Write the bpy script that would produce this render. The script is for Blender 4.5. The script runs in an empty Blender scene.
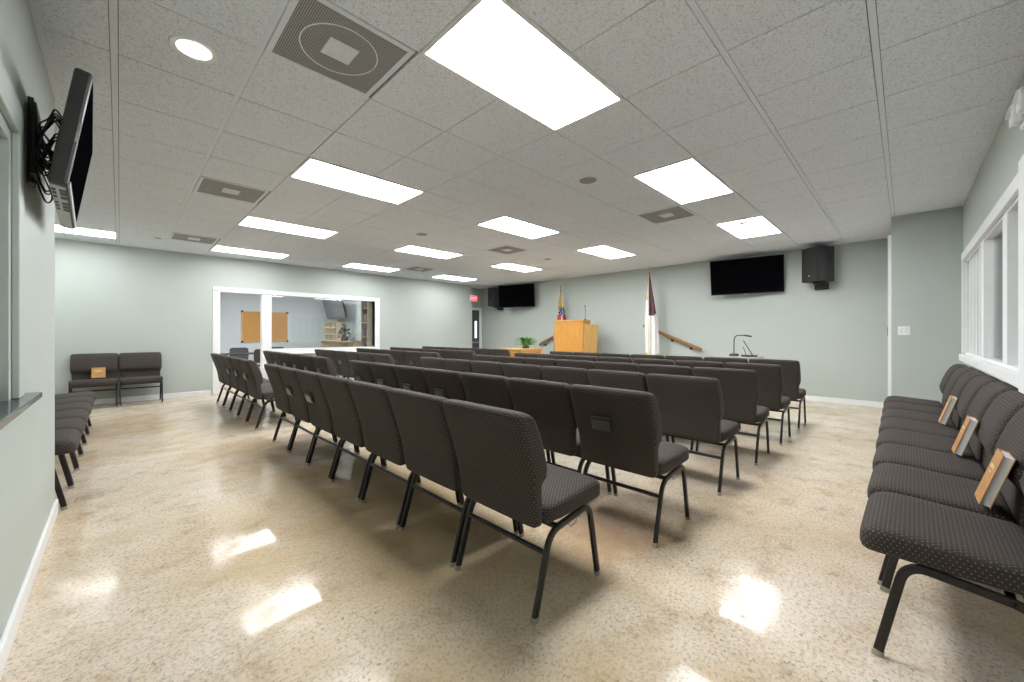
import bpy, bmesh, math, random
from mathutils import Vector, Matrix
random.seed(7)
S = bpy.context.scene
COL = S.collection
PI = math.pi

# ------------------------------------------------------------------ materials
def new_mat(name):
    m = bpy.data.materials.new(name); m.use_nodes = True
    nt = m.node_tree; nt.nodes.clear()
    out = nt.nodes.new('ShaderNodeOutputMaterial')
    b = nt.nodes.new('ShaderNodeBsdfPrincipled')
    nt.links.new(b.outputs[0], out.inputs[0])
    return m, nt, b
def N(nt, t, **kw):
    n = nt.nodes.new(t)
    for k, v in kw.items(): setattr(n, k, v)
    return n
def ramp(nt, fac, stops):
    r = N(nt, 'ShaderNodeValToRGB')
    e = r.color_ramp.elements
    while len(e) < len(stops): e.new(.5)
    for x, (p, c) in zip(e, stops):
        x.position = p; x.color = (*c, 1) if len(c) == 3 else c
    nt.links.new(fac, r.inputs[0]); return r
def mix(nt, fac, a, b, mode='MIX'):
    m = N(nt, 'ShaderNodeMix', data_type='RGBA', blend_type=mode)
    for s, v in ((m.inputs[0], fac), (m.inputs[6], a), (m.inputs[7], b)):
        if isinstance(v, (int, float)): s.default_value = v
        elif isinstance(v, tuple): s.default_value = (*v, 1)
        else: nt.links.new(v, s)
    return m.outputs[2]
def math_(nt, op, a, b=None, c=None):
    m = N(nt, 'ShaderNodeMath', operation=op)
    for s, v in zip(m.inputs, (a, b, c)):
        if v is None: continue
        if isinstance(v, (int, float)): s.default_value = v
        else: nt.links.new(v, s)
    return m.outputs[0]
def noise(nt, vec, scale, detail=3, rough=.5):
    n = N(nt, 'ShaderNodeTexNoise'); n.inputs['Scale'].default_value = scale
    n.inputs['Detail'].default_value = detail; n.inputs['Roughness'].default_value = rough
    nt.links.new(vec, n.inputs['Vector']); return n.outputs[0]
def voro(nt, vec, scale, out=0, feature='F1'):
    n = N(nt, 'ShaderNodeTexVoronoi', feature=feature); n.inputs['Scale'].default_value = scale
    nt.links.new(vec, n.inputs['Vector']); return n.outputs[out]
def bump(nt, bsdf, h, strength=.2, dist=.002):
    b = N(nt, 'ShaderNodeBump'); b.inputs['Strength'].default_value = strength
    b.inputs['Distance'].default_value = dist
    nt.links.new(h, b.inputs['Height']); nt.links.new(b.outputs[0], bsdf.inputs['Normal'])
def plain(name, col, rough=.5, metal=0, vary=.06, scale=30, bmp=0, spec=.5):
    m, nt, b = new_mat(name)
    tc = N(nt, 'ShaderNodeTexCoord')
    n = noise(nt, tc.outputs['Object'], scale, 3)
    lo = tuple(c*(1-vary) for c in col); hi = tuple(min(1, c*(1+vary)) for c in col)
    r = ramp(nt, n, [(.3, lo), (.7, hi)])
    nt.links.new(r.outputs[0], b.inputs['Base Color'])
    b.inputs['Roughness'].default_value = rough; b.inputs['Metallic'].default_value = metal
    b.inputs['Specular IOR Level'].default_value = spec
    if bmp: bump(nt, b, noise(nt, tc.outputs['Object'], scale*4, 2), bmp, .002)
    return m
def emis(name, col, s):
    m, nt, b = new_mat(name)
    b.inputs['Base Color'].default_value = (*col, 1)
    b.inputs['Emission Color'].default_value = (*col, 1)
    b.inputs['Emission Strength'].default_value = s
    return m

M = {}
M['wall'] = plain('sage_paint', (.478, .526, .492), .45, vary=.015, scale=2, bmp=.05)
M['wall_inner'] = plain('cool_grey_paint', (.52, .56, .575), .6, vary=.02, scale=2)
M['white'] = plain('white_gloss_paint', (.86, .87, .87), .35, vary=.02, scale=5)
M['ceil_metal'] = plain('ceiling_grid_metal', (.81, .855, .91), .5, vary=.02)
M['gap'] = plain('ceiling_void', (.22, .22, .21), .9)
M['tube'] = plain('dark_bronze_tube', (.030, .027, .025), .32, .5, vary=.15, scale=60)
M['glide'] = plain('glide_metal', (.42, .40, .34), .4, .6)
M['black'] = plain('black_plastic', (.018, .018, .019), .45, vary=.1)
M['satin'] = plain('charcoal_satin_plastic', (.038, .037, .038), .38, vary=.08)
M['darkgrey'] = plain('dark_grey_casing', (.045, .047, .05), .55, vary=.08, bmp=.1)
M['silver'] = plain('silver_plastic', (.42, .42, .41), .35, .3)
M['platedark'] = plain('dark_plate', (.12, .12, .12), .3, .3)
M['greymetal'] = plain('grey_metal', (.35, .36, .36), .4, .5)
M['screen'] = plain('screen_glass', (.003, .003, .004), .35, spec=0)
M['greyscreen'] = plain('grey_screen', (.10, .105, .11), .25)
M['pages'] = plain('page_edges', (.88, .87, .84), .8, vary=.05, scale=200)
M['cover'] = plain('tan_cover', (.50, .26, .09), .45, vary=.12, scale=25)
M['gilt'] = plain('gilt_print', (.72, .62, .30), .4, .3)
M['label'] = plain('paper_label', (.74, .66, .5), .6)
M['granite'] = plain('dark_granite', (.035, .037, .042), .15, vary=.6, scale=120)
M['cork'] = plain('cork', (.50, .26, .085), .9, vary=.12, scale=80)
M['red'] = plain('flag_red', (.45, .03, .04), .8)
M['blue'] = plain('flag_navy', (.03, .04, .12), .8)
M['maroon'] = plain('flag_canton', (.10, .045, .05), .8)
M['flagwhite'] = plain('flag_white', (.80, .80, .78), .8)
M['gold'] = plain('gold_fringe', (.62, .44, .10), .5, .3, vary=.2, scale=100)
M['brass'] = plain('brass', (.75, .58, .25), .25, .9)
M['pole'] = plain('dark_pole', (.05, .035, .03), .35)
M['leaf'] = plain('fern_green', (.11, .26, .05), .6, vary=.4, scale=20)
M['leafdark'] = plain('dark_leaf', (.03, .05, .045), .6, vary=.5, scale=20)
M['pot'] = plain('pot_brown', (.12, .07, .04), .6)
M['doorgrey'] = plain('dark_door_paint', (.075, .085, .09), .4)
M['carpet'] = plain('stage_carpet', (.16, .15, .15), .95, vary=.2, scale=150)
M['exit'] = emis('exit_sign_face', (.85, .10, .14), 1.0)
M['exit_letter'] = emis('exit_sign_letter', (1, .55, .58), 1.1)
M['lamp'] = emis('light_diffuser', (.97, .985, 1), 26.0)
M['lamp_row'] = emis('dimmed_diffuser', (.97, .985, 1), 14.0)  # far row dimmed on purpose so the wall next to it stays less bright
M['fill_room'] = emis('side_room_diffuser', (.96, .98, 1), 30)  # for added unseen panels that brighten the adjoining rooms
M['lamp2'] = emis('downlight_lens', (1, .98, .95), 8.5)
M['lite'] = emis('glowing_door_glass', (.85, .95, 1), 1.2)  # emission stands in for the brightness behind the door pane
M['blind'] = plain('blind_slat', (.62, .64, .62), .5)
M['shelfwood'] = plain('pale_shelf_wood', (.55, .47, .34), .6, vary=.08)

def wood(name, c1, c2, rough=.4, scale=6, stretch=(8, 8, .6)):
    m, nt, b = new_mat(name)
    tc = N(nt, 'ShaderNodeTexCoord'); mp = N(nt, 'ShaderNodeMapping')
    mp.inputs['Scale'].default_value = stretch
    nt.links.new(tc.outputs['Object'], mp.inputs[0])
    n = noise(nt, mp.outputs[0], scale, 5, .6)
    r = ramp(nt, n, [(.25, c1), (.75, c2)])
    nt.links.new(r.outputs[0], b.inputs['Base Color']); b.inputs['Roughness'].default_value = rough
    return m
M['oak'] = wood('honey_oak', (.44, .20, .035), (.62, .32, .07))
M['oakpale'] = wood('golden_oak', (.52, .29, .08), (.68, .42, .15))
M['oaklight'] = wood('pale_oak_edge', (.56, .33, .11), (.70, .45, .18))
M['railwood'] = wood('handrail_wood', (.20, .10, .035), (.34, .18, .06))

def glass_mat():
    m = bpy.data.materials.new('window_glass'); m.use_nodes = True
    nt = m.node_tree; nt.nodes.clear()
    out = N(nt, 'ShaderNodeOutputMaterial'); mx = N(nt, 'ShaderNodeMixShader')
    tr = N(nt, 'ShaderNodeBsdfTransparent'); gl = N(nt, 'ShaderNodeBsdfGlossy'); gl.inputs['Roughness'].default_value = .01
    tr.inputs[0].default_value = (.93, .95, .95, 1)
    fr = N(nt, 'ShaderNodeFresnel'); fr.inputs[0].default_value = 1.5
    nt.links.new(fr.outputs[0], mx.inputs[0]); nt.links.new(tr.outputs[0], mx.inputs[1]); nt.links.new(gl.outputs[0], mx.inputs[2])
    nt.links.new(mx.outputs[0], out.inputs[0]); return m
M['glass'] = glass_mat()

def ceiling_mat():
    m, nt, b = new_mat('mineral_fibre_tile')
    tc = N(nt, 'ShaderNodeTexCoord'); v = tc.outputs['Object']
    a = noise(nt, v, 95, 3, .65); v2 = voro(nt, v, 70)
    c = ramp(nt, a, [(.36, (.62, .655, .70)), (.47, (.85, .895, .95)), (.7, (.88, .925, .975))])
    pit = ramp(nt, v2, [(.10, (.72, .72, .72)), (.22, (1, 1, 1))])
    col = mix(nt, .75, c.outputs[0], pit.outputs[0], 'MULTIPLY')
    nt.links.new(col, b.inputs['Base Color']); b.inputs['Roughness'].default_value = .95
    b.inputs['Specular IOR Level'].default_value = .1
    bump(nt, b, a, .35, .004)
    return m
M['tile'] = ceiling_mat()

def perf_mat():
    m, nt, b = new_mat('perforated_grille')
    tc = N(nt, 'ShaderNodeTexCoord'); v = tc.outputs['Object']
    sx = N(nt, 'ShaderNodeSeparateXYZ'); nt.links.new(v, sx.inputs[0])
    def cell(o):
        f = math_(nt, 'FRACT', math_(nt, 'MULTIPLY', o, 95)); return math_(nt, 'ABSOLUTE', math_(nt, 'SUBTRACT', f, .5))
    d = math_(nt, 'SQRT', math_(nt, 'ADD', math_(nt, 'POWER', cell(sx.outputs[0]), 2), math_(nt, 'POWER', cell(sx.outputs[1]), 2)))
    r = ramp(nt, d, [(.30, (.05, .049, .047)), (.36, (.44, .435, .42))])
    nt.links.new(r.outputs[0], b.inputs['Base Color']); b.inputs['Roughness'].default_value = .6
    return m
M['perf'] = perf_mat()

def floor_mat():
    m, nt, b = new_mat('polished_aggregate_concrete')
    tc = N(nt, 'ShaderNodeTexCoord'); v = tc.outputs['Object']
    cloud = noise(nt, v, .75, 4, .55); fine = noise(nt, v, 4.5, 6, .7)
    base = ramp(nt, cloud, [(.32, (.64, .515, .37)), (.5, (.725, .625, .50)), (.68, (.80, .725, .63))])
    mott = ramp(nt, fine, [(.30, (.60, .50, .38)), (.44, (.92, .88, .82)), (.56, (1, .985, .96)), (.7, (1.0, 1.0, 1.0))])
    c = mix(nt, .85, base.outputs[0], mott.outputs[0], 'MULTIPLY')
    grit = ramp(nt, noise(nt, v, 60, 4, .75), [(.36, (.50, .43, .36)), (.50, (.97, .97, .97)), (.6, (1, 1, 1))])
    c = mix(nt, .7, c, grit.outputs[0], 'MULTIPLY')
    warp = N(nt, 'ShaderNodeVectorMath', operation='ADD'); nn = N(nt, 'ShaderNodeTexNoise'); nn.inputs['Scale'].default_value = 45
    nn.inputs['Detail'].default_value = 4
    nt.links.new(v, nn.inputs['Vector'])
    sc = N(nt, 'ShaderNodeVectorMath', operation='SCALE'); sc.inputs['Scale'].default_value = .035
    nt.links.new(nn.outputs[1], sc.inputs[0]); nt.links.new(v, warp.inputs[0]); nt.links.new(sc.outputs[0], warp.inputs[1])
    for s, lim, patch, dark, thr in ((62, .34, 2.0, (.16, .15, .15), .50), (30, .24, 1.3, (.22, .18, .16), .50), (110, .42, 3.1, (.28, .26, .24), .40), (40, .30, 1.7, (.50, .33, .20), .6)):
        d = voro(nt, warp.outputs[0], s); colv = voro(nt, warp.outputs[0], s, 1)
        sep = N(nt, 'ShaderNodeSeparateColor'); nt.links.new(colv, sep.inputs[0])
        pick = math_(nt, 'GREATER_THAN', sep.outputs[0], thr)
        area = ramp(nt, noise(nt, v, patch, 3), [(.34, (.15, .15, .15)), (.60, (1, 1, 1))])
        k = math_(nt, 'MULTIPLY', math_(nt, 'LESS_THAN', d, math_(nt, 'MULTIPLY', sep.outputs[2], lim)), pick)
        k = math_(nt, 'MULTIPLY', k, math_(nt, 'MULTIPLY', area.outputs[0], .8))
        tint = mix(nt, sep.outputs[1], dark, tuple(min(1, x*1.9) for x in dark))
        c = mix(nt, k, c, tint)
    st = ramp(nt, noise(nt, v, 1.15, 5, .6), [(.52, (0, 0, 0)), (.70, (1, 1, 1))])
    c = mix(nt, math_(nt, 'MULTIPLY', st.outputs[0], .5), c, (.50, .38, .20))
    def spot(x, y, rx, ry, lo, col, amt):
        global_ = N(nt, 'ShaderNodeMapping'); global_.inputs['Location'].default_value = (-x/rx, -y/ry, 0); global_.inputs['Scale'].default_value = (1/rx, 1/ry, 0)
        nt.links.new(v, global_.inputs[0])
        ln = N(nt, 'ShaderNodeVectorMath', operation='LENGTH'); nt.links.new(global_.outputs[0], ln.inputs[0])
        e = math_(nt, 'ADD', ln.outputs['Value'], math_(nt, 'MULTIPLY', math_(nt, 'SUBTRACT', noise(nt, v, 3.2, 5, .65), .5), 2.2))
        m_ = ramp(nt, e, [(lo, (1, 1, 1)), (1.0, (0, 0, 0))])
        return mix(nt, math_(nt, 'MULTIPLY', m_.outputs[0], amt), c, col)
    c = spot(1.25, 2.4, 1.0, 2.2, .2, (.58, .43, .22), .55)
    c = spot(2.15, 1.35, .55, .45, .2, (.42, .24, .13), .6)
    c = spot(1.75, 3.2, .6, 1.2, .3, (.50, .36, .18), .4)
    ol = ramp(nt, noise(nt, v, 3.3, 4, .6), [(.63, (0, 0, 0)), (.70, (1, 1, 1))])
    c = mix(nt, math_(nt, 'MULTIPLY', ol.outputs[0], .45), c, (.42, .35, .16))
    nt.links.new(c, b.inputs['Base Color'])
    rr = ramp(nt, noise(nt, v, 2.6, 4, .6), [(.42, (.045, .045, .045)), (.62, (.24, .24, .24))])
    nt.links.new(rr.outputs[0], b.inputs['Roughness'])
    b.inputs['Specular IOR Level'].default_value = .16
    bump(nt, b, noise(nt, v, 7, 3), .06, .004)
    return m
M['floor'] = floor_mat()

def fabric_mat():
    m, nt, b = new_mat('charcoal_dotted_fabric')
    uv = N(nt, 'ShaderNodeUVMap'); sx = N(nt, 'ShaderNodeSeparateXYZ'); nt.links.new(uv.outputs[0], sx.inputs[0])
    P = .013
    row = math_(nt, 'FLOOR', math_(nt, 'DIVIDE', sx.outputs[1], P))
    off = math_(nt, 'MULTIPLY', math_(nt, 'MODULO', math_(nt, 'ABSOLUTE', row), 2), .5)
    fu = math_(nt, 'SUBTRACT', math_(nt, 'FRACT', math_(nt, 'ADD', math_(nt, 'DIVIDE', sx.outputs[0], P*1.25), off)), .5)
    fv = math_(nt, 'SUBTRACT', math_(nt, 'FRACT', math_(nt, 'DIVIDE', sx.outputs[1], P)), .5)
    d = math_(nt, 'SQRT', math_(nt, 'ADD', math_(nt, 'POWER', fu, 2), math_(nt, 'POWER', math_(nt, 'MULTIPLY', fv, .8), 2)))
    dot = ramp(nt, d, [(.13, (1, 1, 1)), (.19, (0, 0, 0))])
    n = noise(nt, uv.outputs[0], 260, 2)
    weave = ramp(nt, n, [(.3, (.030, .0235, .0205)), (.7, (.059, .047, .041))])
    c = mix(nt, dot.outputs[0], weave.outputs[0], (.15, .128, .11))
    nt.links.new(c, b.inputs['Base Color']); b.inputs['Roughness'].default_value = .85
    b.inputs['Specular IOR Level'].default_value = .25
    b.inputs['Sheen Weight'].default_value = .03; b.inputs['Sheen Roughness'].default_value = .5
    bump(nt, b, n, .25, .001)
    return m
M['fabric'] = fabric_mat()

# ------------------------------------------------------------------ mesh helpers
class MB:
    def __init__(s): s.v = []; s.f = []; s.mi = []; s.sm = []
    def add(s, vs, fs, mi=0, smooth=False):
        o = len(s.v); s.v += [tuple(v) for v in vs]
        for f in fs: s.f.append([i+o for i in f]); s.mi.append(mi); s.sm.append(smooth)
        return s
    def box(s, lo, hi, mi=0, bev=0.0):
        lo, hi = [min(a, b) for a, b in zip(lo, hi)], [max(a, b) for a, b in zip(lo, hi)]
        bm = bmesh.new(); bmesh.ops.create_cube(bm, size=1)
        for v in bm.verts: v.co = Vector([(lo[i]+hi[i])/2 + v.co[i]*(hi[i]-lo[i]) for i in range(3)])
        if bev: bmesh.ops.bevel(bm, geom=bm.edges[:], offset=bev, segments=2, profile=.5, affect='EDGES')
        s.frombm(bm, mi, False); return s
    def frombm(s, bm, mi=0, smooth=False, mat=None):
        bm.verts.index_update()
        s.add([(mat @ v.co) if mat else v.co for v in bm.verts], [[v.index for v in f.verts] for f in bm.faces], mi, smooth)
        bm.free()
    def obox(s, c, size, rot, mi=0, bev=0.0):       # oriented box
        bm = bmesh.new(); bmesh.ops.create_cube(bm, size=1)
        for v in bm.verts: v.co = Vector([v.co[i]*size[i] for i in range(3)])
        if bev: bmesh.ops.bevel(bm, geom=bm.edges[:], offset=bev, segments=2, profile=.5, affect='EDGES')
        s.frombm(bm, mi, False, Matrix.Translation(c) @ rot.to_4x4()); return s
    def loft(s, rings, mi=0, smooth=True, caps=True, closed=True):
        n = len(rings[0]); vs = [p for r in rings for p in r]; fs = []
        for i in range(len(rings)-1):
            for j in range(n if closed else n-1):
                k = (j+1) % n
                fs.append([i*n+j, i*n+k, (i+1)*n+k, (i+1)*n+j])
        if caps: fs.append(list(range(n))[::-1]); fs.append([(len(rings)-1)*n+j for j in range(n)])
        s.add(vs, fs, mi, smooth); return s
    def tube(s, pts, r, n=8, mi=0, smooth=True, sq=None):
        pts = [Vector(p) for p in pts]; rings = []; prev = None
        for i, p in enumerate(pts):
            t = (pts[min(i+1, len(pts)-1)]-pts[max(i-1, 0)]).normalized()
            if prev is None:
                u = t.cross(Vector((1, 0, 0)));
                if u.length < .1: u = t.cross(Vector((0, 1, 0)))
            else: u = prev - t*prev.dot(t)
            u.normalize(); prev = u; w = t.cross(u)
            rr = r[i] if isinstance(r, (list, tuple)) else r
            ring = []
            for k in range(n):
                a = 2*PI*(k+.5)/n; cu, cw = math.cos(a), math.sin(a)
                if sq:
                    e = .42; cu = math.copysign(abs(cu)**e, cu)*sq[0]; cw = math.copysign(abs(cw)**e, cw)*sq[1]
                    ring.append(p+u*cu+w*cw)
                else: ring.append(p+u*cu*rr+w*cw*rr)
            rings.append(ring)
        return s.loft(rings, mi, smooth)
    def cyl(s, p0, p1, r, n=20, mi=0, r2=None):
        return s.tube([p0, p1], [r, r if r2 is None else r2], n, mi, True)
    def build(s, name, mats, parent=None, uv=False):
        me = bpy.data.meshes.new(name); me.from_pydata(s.v, [], s.f)
        if not isinstance(mats, (list, tuple)): mats = [mats]
        for m in mats: me.materials.append(m)
        for p, mi, sm in zip(me.polygons, s.mi, s.sm): p.material_index = mi; p.use_smooth = sm
        bm = bmesh.new(); bm.from_mesh(me); bmesh.ops.recalc_face_normals(bm, faces=bm.faces); bm.to_mesh(me); bm.free()
        if any(s.sm) : me.set_sharp_from_angle(angle=math.radians(50))
        if uv:
            L = me.uv_layers.new(name='UVMap')
            for p in me.polygons:
                n = p.normal; ax = max(range(3), key=lambda i: abs(n[i]))
                for li in p.loop_indices:
                    c = me.vertices[me.loops[li].vertex_index].co
                    L.data[li].uv = (c.y, c.z) if ax == 0 else ((c.x, c.z) if ax == 1 else (c.x, c.y))
        o = bpy.data.objects.new(name, me); COL.objects.link(o)
        if parent: o.parent = parent
        return o
def tag(o, label=None, cat=None, group=None, kind=None):
    if label:
        assert 4 <= len(label.split()) <= 16, (len(label.split()), label)
        o['label'] = label
    if cat: o['category'] = cat
    if group: o['group'] = group
    if kind: o['kind'] = kind
    return o
def W(a, b, z=0): return Vector((b, a, z))     # a: towards the far left wall, b: towards the television wall
def thing(name, label, cat, loc, rz=0, group=None):
    o = bpy.data.objects.new(name, None); COL.objects.link(o); o.empty_display_size = .1
    o.location = loc; o.rotation_euler = (0, 0, rz); return tag(o, label, cat, group)
def struct(name, mb, mat, parent=None):
    o = mb.build(name, mat, parent)
    if parent is None: o['kind'] = 'structure'
    return o
def abox(mb, a0, a1, b0, b1, z0, z1, mi=0, bev=0):
    return mb.box((b0, a0, z0), (b1, a1, z1), mi, bev)
def copy_tree(o):
    c = o.copy(); COL.objects.link(c)
    for ch in list(o.children):
        d = ch.copy(); COL.objects.link(d); d.parent = c
        for g in list(ch.children):
            e = g.copy(); COL.objects.link(e); e.parent = d
    return c

# ------------------------------------------------------------------ the setting
HC = 2.806            # ceiling height
AW = 9.88             # far left wall
BW = 8.95             # television wall
AR = -.51            # right wall
BL = -.31             # left wall
G = .6096
ga = lambda i: (i+.19)*G
gb = lambda j: (j-.036-(.05 if j == 1 else 0))*G
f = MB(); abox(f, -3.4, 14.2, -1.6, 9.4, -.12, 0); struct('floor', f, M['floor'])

# walls
wl = MB()
abox(wl, -.6, 1.2, BL-.14, BL, 0, HC); abox(wl, 1.2, 2.56, BL-.14, BL, 0, .93); abox(wl, 1.2, 2.56, BL-.14, BL, 2.04, HC)
abox(wl, 2.56, 4.06, BL-.14, BL, 0, HC); abox(wl, 3.93, 4.06, -1.3, BL-.14, 0, HC)
struct('wall_left', wl, M['wall'])
wr = MB(); abox(wr, 3.93, AW+.14, -1.42, -1.3, 0, HC); struct('wall_alcove', wr, M['wall'])
wf = MB()     # far left wall with doorway and window opening
D0, D1, W0, W1 = 1.43, 2.21, 2.35, 4.76
abox(wf, AW, AW+.14, -1.42, D0, 0, HC); abox(wf, AW, AW+.14, D0, W1, 2.115, HC)
abox(wf, AW, AW+.14, D1, W0, 0, 2.115); abox(wf, AW, AW+.14, W0, W1, 0, .86); abox(wf, AW, AW+.14, W1, 8.05, 0, HC)
struct('wall_far_left', wf, M['wall'])
wh = MB(); abox(wh, 10.42, 10.54, 7.9, 9.1, 0, HC); abox(wh, AW+.14, 10.54, 7.93, 8.05, 0, HC); struct('wall_hall', wh, M['wall'])
wt = MB(); abox(wt, AR-.15, 10.54, BW, BW+.12, 0, HC); struct('wall_front', wt, M['wall'])
wq = MB()     # projecting block by the right-hand corner, light switch on its face
abox(wq, AR, .13, 7.39, 7.50, 0, HC); abox(wq, .03, .13, 7.5, 7.56, 0, HC); abox(wq, .03, .13, 7.56, 8.5, 2.48, HC); abox(wq, .03, .13, 8.5, BW, 0, HC)
struct('wall_return', wq, M['wall'])
RW0, RW1, RZ0, RZ1 = .9, 7.12, .97, 2.10
wg = MB()
abox(wg, AR-.15, AR, -.6, RW0, 0, HC); abox(wg, AR-.15, AR, RW0, RW1, 0, RZ0); abox(wg, AR-.15, AR, RW0, RW1, RZ1, HC); abox(wg, AR-.15, AR, RW1, BW, 0, HC)
struct('wall_right', wg, M['wall'])
# rooms beyond
wk = MB()
abox(wk, 13.9, 14.0, .4, 5.1, 0, HC); abox(wk, AW+.14, 14.0, .3, .4, 0, HC); abox(wk, AW+.14, 14.0, 4.98, 5.1, 0, HC)
struct('wall_classroom', wk, M['wall_inner'])
wo = MB(); abox(wo, -3.3, -3.2, -.6, 9.0, 0, HC); abox(wo, -3.3, AR-.15, -.7, -.6, 0, HC); abox(wo, -3.3, AR-.15, 8.0, 8.1, 0, HC)
struct('wall_office', wo, M['wall_inner'])

# suspended ceiling: real tiles, grooves and main tees in one mesh
lights_ix = [(a, b) for a in (2, 6, 10, 14) for b in (2, 6, 10)] + [(14, -2)]
vents_ix = [(a, b) for a in (3, 8, 13) for b in (1, 8)]
taken = set(vents_ix)
for a, b in lights_ix: taken |= {(a, b), (a, b+1)}
mainA, mainB = {0, 1}, {0, 1}
c = MB()
abox(c, -3.4, 14.2, -1.6, 9.4, HC+.012, HC+.10, 1)
for i in range(-1, 18):
    for j in range(-3, 15):
        if (i, j) in taken: continue
        a0, a1, b0, b1 = ga(i), ga(i+1), gb(j), gb(j+1)
        ia0 = .0185 if i in mainA else .0035; ia1 = .0185 if i+1 in mainA else .0035
        ib0 = [.0185, .0165][j] if j in mainB else .0035; ib1 = [.0185, .0165][j+1] if j+1 in mainB else .0035
        a0 = max(a0+ia0, AR-.1); a1 = min(a1-ia1, 10.5); b0 = max(b0+ib0, -1.4); b1 = min(b1-ib1, 9.0)
        if a1-a0 < .03 or b1-b0 < .03: continue
        abox(c, a0, a1, b0, b1, HC, HC+.012, 0, 0)
for i in mainA: abox(c, ga(i)-.015, ga(i)+.015, -1.3, 9, HC+.001, HC+.012, 2)
for j in mainB: abox(c, AR, 10, gb(j)-.015, gb(j)+.015, HC+.001, HC+.012, 2)
# wall angle
abox(c, AW-.02, AW, -1.3, 8.05, HC-.004, HC+.01, 2); abox(c, AR, 10.4, BW-.02, BW, HC-.004, HC+.01, 2)
abox(c, AR, AR+.02, -.3, 7.39, HC-.004, HC+.01, 2); abox(c, -.5, 4.06, BL, BL+.02, HC-.004, HC+.01, 2)
struct('ceiling', c, [M['tile'], M['gap'], M['ceil_metal']])

# baseboards
def bb(name, a0, a1, b0, b1): 
    m = MB(); abox(m, a0, a1, b0, b1, 0, .095, 0, .004); struct(name, m, M['white'])
bb('baseboard_left', -.5, 4.075, BL, BL+.015); bb('baseboard_far_left', AW-.015, AW, -1.3, 1.30); bb('baseboard_far_middle', AW-.015, AW, 2.26, 8.05)
bb('baseboard_front', .13, 10.42, BW-.015, BW); bb('baseboard_right', AR, AR+.015, -.3, 7.39); bb('baseboard_return', AR, .13, 7.375, 7.39)
bb('baseboard_alcove', 4.06, AW, -1.3, -1.285); bb('baseboard_classroom', 13.885, 13.9, .4, 4.98)

# door_1: cased opening into the classroom ; window_1 beside it
t = .035
d = MB()
for lo, hi in ((D0-.10, D0+.02), (D1-.02, W0+.02)): abox(d, AW-.02, AW+.15, lo, hi, 0, 2.115, 0, .004)
abox(d, AW-.02, AW+.15, D0-.10, W0+.02, 2.09, 2.185, 0, .004)
door1 = struct('door_1', d, M['white'])
for z in (.25, 1.12, 1.86):
    h = MB(); abox(h, AW+.04, AW+.1, D0+.02, D0+.032, z, z+.1, 0, .002); h.build('hinge', M['greymetal'], door1)
w = MB()
abox(w, AW-.02, AW+.15, W0+.021, W1+.13, 2.09, 2.185, 0, .004); abox(w, AW-.02, AW+.15, W1, W1+.13, .78, 2.089, 0, .004)
abox(w, AW-.02, AW+.15, W0+.021, W1-.001, .80, .90, 0, .004)
win1 = struct('window_1', w, M['white'])
s = MB(); abox(s, AW-.05, AW+.15, W0-.06, W1+.15, .775, .80, 0, .004); s.build('window_sill', M['white'], win1)
g = MB(); abox(g, AW+.07, AW+.076, W0+.02, W1, .90, 2.09); g.build('pane', M['glass'], win1)

# window_2: long window in the right wall
w = MB(); x0, x1 = AR-.15, AR+.03
abox(w, AR, x1, RW0-.1, RW1+.08, RZ1-.01, RZ1+.09, 0, .006); abox(w, AR, x1+.02, RW0-.1, RW1+.08, RZ0-.07, RZ0+.01, 0, .006)
abox(w, AR, x1-.002, RW1-.01, RW1+.08, RZ0, RZ1, 0, .004)
abox(w, x0, AR, RW0, RW1, RZ1-.03, RZ1-.002); abox(w, x0, AR, RW0, RW1, RZ0+.002, RZ0+.03); abox(w, x0, AR, RW1-.03, RW1-.002, RZ0, RZ1)
win2 = struct('window_2', w, M['white'])
edges = [(6.82, .018), (6.55, .018), (6.28, .018), (6.02, .018), (5.60, .085), (4.45, .085), (3.45, .085), (2.2, .085)]
for e, hw in edges:
    m = MB(); abox(m, AR-.065, AR+(.010 if hw > .05 else -.01), e-hw, e+hw, RZ0+.03, RZ1-.03, 0, .004); m.build('mullion', M['white'], win2)
prev = RW1-.03
for e, hw in edges+[(RW0, 0)]:
    m = MB(); abox(m, AR-.055, AR-.049, e+hw, prev, RZ0+.03, RZ1-.03); m.build('pane', M['glass'], win2)
    prev = e-hw
m = MB(); abox(m, AR+.001, AR+.055, 3.47, 3.62, RZ0-.1, RZ1+.095, 0, .005); struct('trim_1', m, M['white'])

# window_3: blind-covered window in the left wall, dark stone sill
w = MB()
abox(w, 2.55, 2.665, BL, BL+.022, .95, 2.03, 0, .004); abox(w, 1.1, 2.665, BL, BL+.022, 2.03, 2.16, 0, .004)
abox(w, 2.50, 2.56, BL-.13, BL, .95, 2.03); abox(w, 1.2, 2.50, BL-.13, BL, 1.98, 2.03)
win3 = struct('window_3', w, M['wall'])
m = MB(); abox(m, 1.1, 2.79, BL-.13, BL+.06, .925, .95, 0, .004); m.build('window_sill', M['granite'], win3)
m = MB()
z = 1.0
while z < 1.97:
    m.obox(W(1.85, BL-.055, z), (.045, 1.28, .003), Matrix.Rotation(.6, 3, 'Y')); z += .036
abox(m, 1.21, 2.49, BL-.085, BL-.025, 1.95, 1.98)
m.build('window_blind', M['blind'], win3)
m = MB(); abox(m, 1.2, 2.50, BL-.12, BL-.115, .95, 1.98); m.build('pane', M['doorgrey'], win3)

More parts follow.
